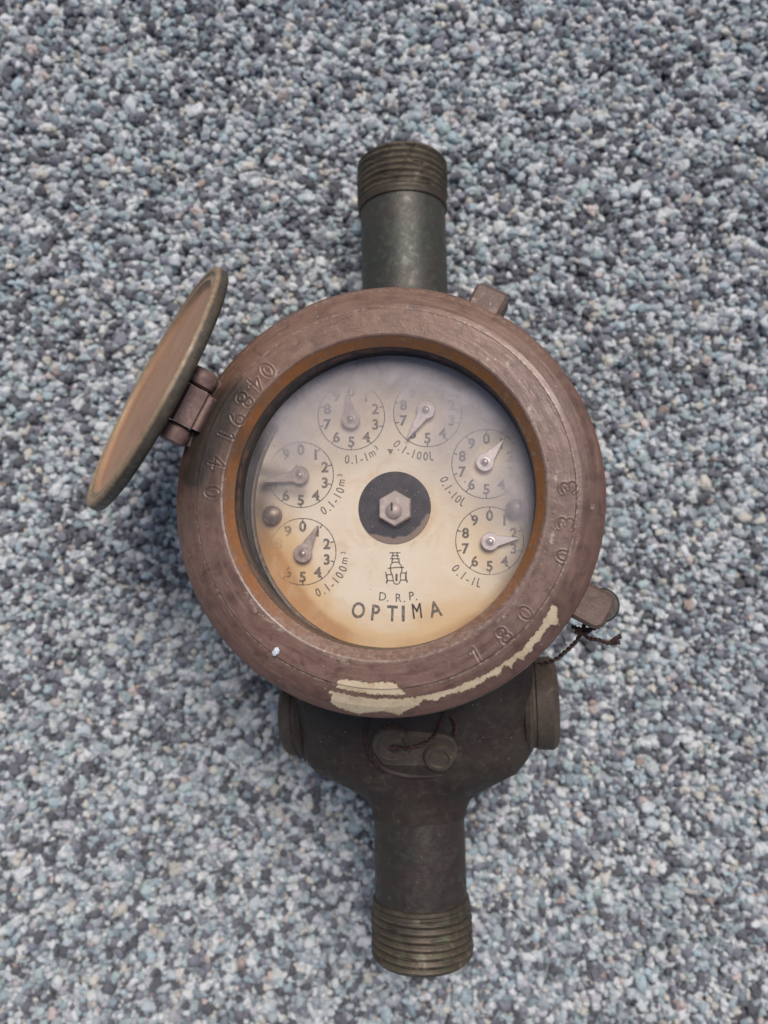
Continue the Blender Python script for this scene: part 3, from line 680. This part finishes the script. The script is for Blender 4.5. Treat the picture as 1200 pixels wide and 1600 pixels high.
# (centre of scale, radius, unit text, angles of the text (deg clockwise from straight down, start -> end), text radius, pointer hub, tip, dark?)
SC = [((549, 651), 52, '0·1-1m³', 10, -42, 67, (548, 655), (542, 612), True),
      ((470, 742), 51, '0·1-10m³', -28, -93, 66, (468, 742), (412, 753), True),
      ((473, 862), 52, '0·1-100m³', -16, -92, 68, (473, 865), (496, 822), True),
      ((668, 645), 53, '0·1-100l', 49, -7, 68, (666, 640), (636, 686), False),
      ((760, 725), 54, '0·1-10l', 74, 30, 70, (758, 722), (787, 687), False),
      ((765, 845), 53, '0·1-1l', 56, 12, 68, (766, 846), (812, 841), False)]
for (cx, cy), rad, txt, a0, a1, tr, hub, tip, dark in SC:
    p = Print()
    for k in range(10):
        a = R(36*k); rr = 39.5
        p.ch(str(k), cx+rr*math.sin(a), cy-rr*math.cos(a), 16, 0, 1.0, .038 if cx < 520 else .032)
    s0 = p.build('scale_numerals', M_PRINT, ZD+.05)
    p = Print(); p.line(circ(cx, cy, rad), 1.5)
    for k in range(10):
        a = R(36*k); p.line([(cx+(rad-6)*math.sin(a), cy-(rad-6)*math.cos(a)), (cx+rad*math.sin(a), cy-rad*math.cos(a))], 2.0)
    p.build('scale_circle', M_PRINTL, ZD+.035)
    p = Print(); wts = {'·': .55, '-': .75, '1': .8, 'm': 1.35, '³': .8, 'l': .6, '0': 1.0}
    tot = sum(wts[c] for c in txt); acc = 0
    for c in txt:
        u = (acc+wts[c]/2)/tot; acc += wts[c]; aa = a0+(a1-a0)*u     # clockwise from down: positive = left
        x = cx-tr*math.sin(R(aa)); y = cy+tr*math.cos(R(aa))
        if c == 'm': p.ch(c, x+.5*math.sin(R(aa)), y, 12.5, aa, .85, .012)
        elif c == '³': p.ch('3', x-(-5)*math.sin(R(-aa))*-1 if False else x+5*math.sin(R(aa)), y-5*math.cos(R(aa)), 8, aa, .9, .012)
        elif c == 'l':
            ca, sa = math.cos(R(aa)), math.sin(R(aa))
            p.line([(x+u_*ca-v_*sa, y+u_*sa+v_*ca) for u_, v_ in ((-1, -7), (-1.2, 2), (-.6, 5), (1.2, 6.3), (3.4, 5.6))], 2.0)
        elif c == '·': p.ch('.', x, y, 13, aa, 1, .012)
        else: p.ch(c, x, y, 13.5, aa, .85, .012)
    p.build('unit_lettering', M_PRINT, ZD+.05)
    # pointer: a drop-shaped hand on its pin
    ux, uy = tip[0]-hub[0], tip[1]-hub[1]; L_ = math.hypot(ux, uy); ux /= L_; uy /= L_; an = math.degrees(math.atan2(ux, -uy))
    r0 = 14.5; out = []
    for k in range(25): 
        a = 38+(360-76)*k/24; out.append((hub[0]+r0*math.sin(R(an+a)), hub[1]-r0*math.cos(R(an+a))))
    for q, wd in ((.52, 6.2), (.75, 3.6), (1.0, 1.2)): out.append((hub[0]+ux*L_*q+uy*wd, hub[1]+uy*L_*q-ux*wd))
    for q, wd in ((1.0, 1.2), (.75, 3.6), (.52, 6.2)): out.append((hub[0]+ux*L_*q-uy*wd, hub[1]+uy*L_*q+ux*wd))
    hp = ZD+1.5; O = [U(x, y, hp)[:2] for x, y in out]
    m = M_POINTD if dark else M_POINT
    po = fixn(link('pointer', *prism(O, hp-.35, hp+.15, .14), m, root))
    c = U(hub[0], hub[1], hp+.1)
    fixn(link('pointer_hub', *lathe([(1.15, 0), (1.1, .18), (.82, .22), (.72, .08), (.70, .3), (.45, .5), (.01, .55)], 28, centre=(c[0], c[1], hp+.1)), m, po))
    fixn(link('pointer_pin', *lathe([(.45, 0), (.45, 1.3)], 12, centre=(c[0], c[1], ZD)), M_SCREW, po))

# maker's lettering and the small figure of a meter
p = Print()
for c, x, y, rot in (('O', 560, 952, 12), ('P', 587, 956, 6), ('T', 613, 957, 2), ('I', 630, 957, 0), ('M', 651, 953, -7), ('A', 680, 950, -12)):
    if c == 'M': p.ch(c, x+.9, y+1.5, 25, rot, .62, 0); p.ch(c, x+.45, y+1.5, 25, rot, .62, 0)
    p.ch(c, x, y+1.5, 25, rot, (.78 if c != 'I' else 1)*(.8 if c == 'M' else 1), 0 if c == 'M' else .022)
p.build('maker_lettering', M_PRINT, ZD+.05)
p = Print()
for c, x, y, rot in (('D', 598, 932, 6), ('.', 606, 933, 4), ('R', 623, 934, 0), ('.', 632, 934, 0), ('P', 643, 931, -5), ('.', 650, 931, -8)):
    p.ch(c, x, y, 13.5, rot, .9, .012)
p.build('patent_lettering', M_PRINT, ZD+.05)
p = Print()
E = lambda x, y: (580+x/15, 850+y/15)
for pl in ([(435, 205), (680, 205)], [(500, 205), (520, 275)], [(610, 205), (600, 275)], [(480, 275), (640, 275)], [(490, 275), (490, 345)], [(620, 275), (625, 345)], [(450, 345), (670, 345)],
           [(510, 350), (485, 400), (490, 445)], [(630, 350), (655, 400), (655, 450)], [(500, 430), (580, 425), (640, 430)], [(490, 445), (450, 500), (455, 560)], [(660, 450), (705, 510), (715, 560), (720, 650)],
           [(385, 570), (455, 562), (580, 550), (700, 548), (765, 552)], [(455, 560), (455, 640), (490, 720), (510, 800), (515, 860), (545, 925), (600, 945), (655, 920), (685, 850), (690, 700), (715, 640)],
           [(580, 700), (580, 855)], [(605, 700), (605, 855)], [(580, 855), (605, 855)], [(365, 720), (490, 715)], [(380, 850), (500, 860)], [(340, 655), (355, 760), (375, 840), (360, 920)], [(370, 720), (372, 850)],
           [(700, 680), (810, 680)], [(705, 845), (820, 845)], [(830, 640), (820, 760), (835, 890)], [(845, 860), (845, 900)], [(800, 680), (805, 845)], [(350, 900), (390, 860)]):
    p.line([E(*q) for q in pl], 1.9)
p.build('meter_emblem', M_PRINT, ZD+.05)
p = Print(); p.line([(606, 703), (614, 703)], 2.5); p.line([(608, 706), (612, 706)], 3); p.line([(610, 708), (610, 710)], 1.6); p.build('small_mark', M_PRINT, ZD+.05)

# dial screws
for px, py, h in ((425, 805, 2.0), (806, 795, 2.0)):
    c = U(px, py, ZD+1)
    fixn(link('dial_screw', *lathe([(2.35, -1), (2.35, .2), (2.2, .8), (1.5, 1.3), (.5, 1.6), (.01, 1.6)], 36, centre=c), M_SCREW, dl))
# centre disc, hexagon nut, domed spindle with slot
c = U(616, 793, ZD+.3)
rr = np.concatenate([[0.02], np.arange(.4, 8.5, .3), [8.62]])
V, F = lathe([(a, 0) for a in rr]+[(8.7, -.3)], 120, centre=(c[0], c[1], ZD+.3))
P = proj(V); pale_arc = sm(np.hypot(V[:, 0]-c[0], V[:, 1]-c[1]), 5.4, 8.6)*.95*sm(P[:, 1]+.35*P[:, 0], 1022, 1050)  # paler arc along the lower right rim of the disc
link('centre_disc', V, F, M_DISC, root, attrs=dict(pale_arc=pale_arc))
c2 = U(616.5, 794, ZD+2.4)
hexo = [(c2[0]+4.25*math.sin(R(60*k+2)), c2[1]+4.25*math.cos(R(60*k+2))) for k in range(6)]
nut = fixn(link('centre_nut', *prism(hexo[::-1], ZD+.3, ZD+2.5, .3), M_NUT, root, sharp=25))
c3 = U(615, 798, ZD+3)
V, F = lathe([(2.1, -.3), (2.0, .1), (1.75, .55), (1.2, .95), (.5, 1.15), (.01, 1.2)], 40, centre=(c3[0], c3[1], ZD+2.5))
fixn(link('spindle', V, F, M_NUT, nut))
fixn(link('spindle_slot', *rbox(c3[0]-.35, c3[1]+.9, ZD+3.45, .42, 2.0, .6, .15), M_DARKW, nut))

# window glass, clouded from the inside towards the top
def window():
    rr = np.concatenate([[0.02], np.arange(.6, 34.0, .45), [34.22]])
    V1, F1 = lathe([(a, Z0-8.5) for a in rr], 300, centre=(HX, HY, 0))
    P = proj(V1); x, y = P[:, 0], P[:, 1]
    q = np.hypot((x-590)/215, (y-905)/300)
    fog = 0.78*sm(q, .46, 1.22)*(1-sm(y, 720, 880)*(1-.75*sm(x, 720, 830)))*(1-.8*sm(y, 840, 960))
    fog *= (1-0.75*np.exp(-(((x-405)/45)**2+((y-770)/80)**2)))*(.45+.55*sm(x, 398, 425))
    fog = fog*.92+.07
    hp = 1-.6*np.exp(-(sdist(P, [((758, 722), (787, 687))])/26)**2)-.45*np.exp(-(sdist(P, [((666, 640), (640, 680))])/26)**2)-.6*np.exp(-(sdist(P, [((766, 846), (812, 838))])/24)**2)
    fog *= hp
    return link('window_glass', V1, F1, M_GLASS, root, attrs=dict(fog=np.clip(fog, 0, .9)))
window()

# ------------------------------------------------------------------ lid, folded right back and hanging beside the ring
def lid():
    r_ = Vector((-0.880, 0.475, 0)).normalized(); zz = Vector((0, 0, 1)); be = R(25)
    n_ = r_*math.cos(be)+zz*math.sin(be); a_ = Vector((0.459, 0.889, 0)).normalized()
    cen = Vector((-60.9, 33.0, CAM_H-200))
    ri = ROT.inverted()
    n_l = ri @ n_; c_l = ri @ (cen-ORG); a_l = ri @ a_
    prof = [(.02, -3.6), (30, -3.6), (33.3, -3.5), (34.6, -3.1), (35.2, -2.3), (35.25, -1.0), (35.1, -.2), (34.8, .15), (34.4, .25), (33.6, .2), (33.2, -.35), (32.4, -.5), (31.9, -.1), (31.2, -.15), (30.8, -1.1), (30, -1.5), (15, -1.6), (.02, -1.6)]
    prof = dens(prof, .8)
    V, F = lathe(prof, 240, centre=c_l, axis=n_l)
    rr = np.tile(np.array([p[0] for p in prof])[:, None], (1, 240)).ravel(); hh = np.tile(np.array([p[1] for p in prof])[:, None], (1, 240)).ravel()
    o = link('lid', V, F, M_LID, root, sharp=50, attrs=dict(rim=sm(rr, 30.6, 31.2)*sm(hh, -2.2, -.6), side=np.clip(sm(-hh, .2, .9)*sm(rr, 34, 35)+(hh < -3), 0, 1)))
    fixn(o)
    # hinge: barrel of the lid between two knuckles of the ring
    hc = U(294, 634, Z0+0.4); A = np.array(a_l); A = A/np.linalg.norm(A)
    up = np.array([0, 0, 1.]); X = np.cross(up, A); X /= np.linalg.norm(X); Y = np.cross(A, X)
    B = np.array([X, Y, A])
    def bar(r0, l0, l1, n=8, off=(0, 0), rot=22.5, bev=.5):
        out = [(off[0]+r0*math.cos(R(360*k/n+rot)), off[1]+r0*math.sin(R(360*k/n+rot))) for k in range(n)]
        return prism(out, l0, l1, bev, (hc, B))
    fixn(link('hinge_barrel', *bar(4.3, -4.5, 4.7, 6, rot=36, bev=.25), M_HINGE, o, sharp=25))
    fixn(link('hinge_arm', *rbox(*(hc+X*-2.6*(-1 if X[0] > 0 else 1)*1.0+Y*-1.5), 5, 4.5, 8.6, 1.0, B=B), M_HINGE, o))
    for l0, l1 in ((4.9, 9.4), (-9.4, -4.7)):
        fixn(link('hinge_knuckle', *lathe([(.01, l0), (2.5, l0), (3.4, l0+.7), (3.6, (l0+l1)/2), (3.3, l1-.8), (2.3, l1), (.01, l1)], 24, centre=hc, axis=A), M_HINGE, ring))
        k = hc+A*(l0+l1)/2
        d = np.array([-k[0], -k[1], 0]); d /= np.linalg.norm(d)
        BB = np.array([d, np.cross([0, 0, 1], d), [0, 0, 1]]); kk = k+d*3.2+np.array([0, 0, -3.8])
        fixn(link('hinge_tab', *rbox(*kk, 6.5, 3.9, 3.0, .8, B=BB), M_TAB, ring))
lid()

scene.render.engine = 'CYCLES'
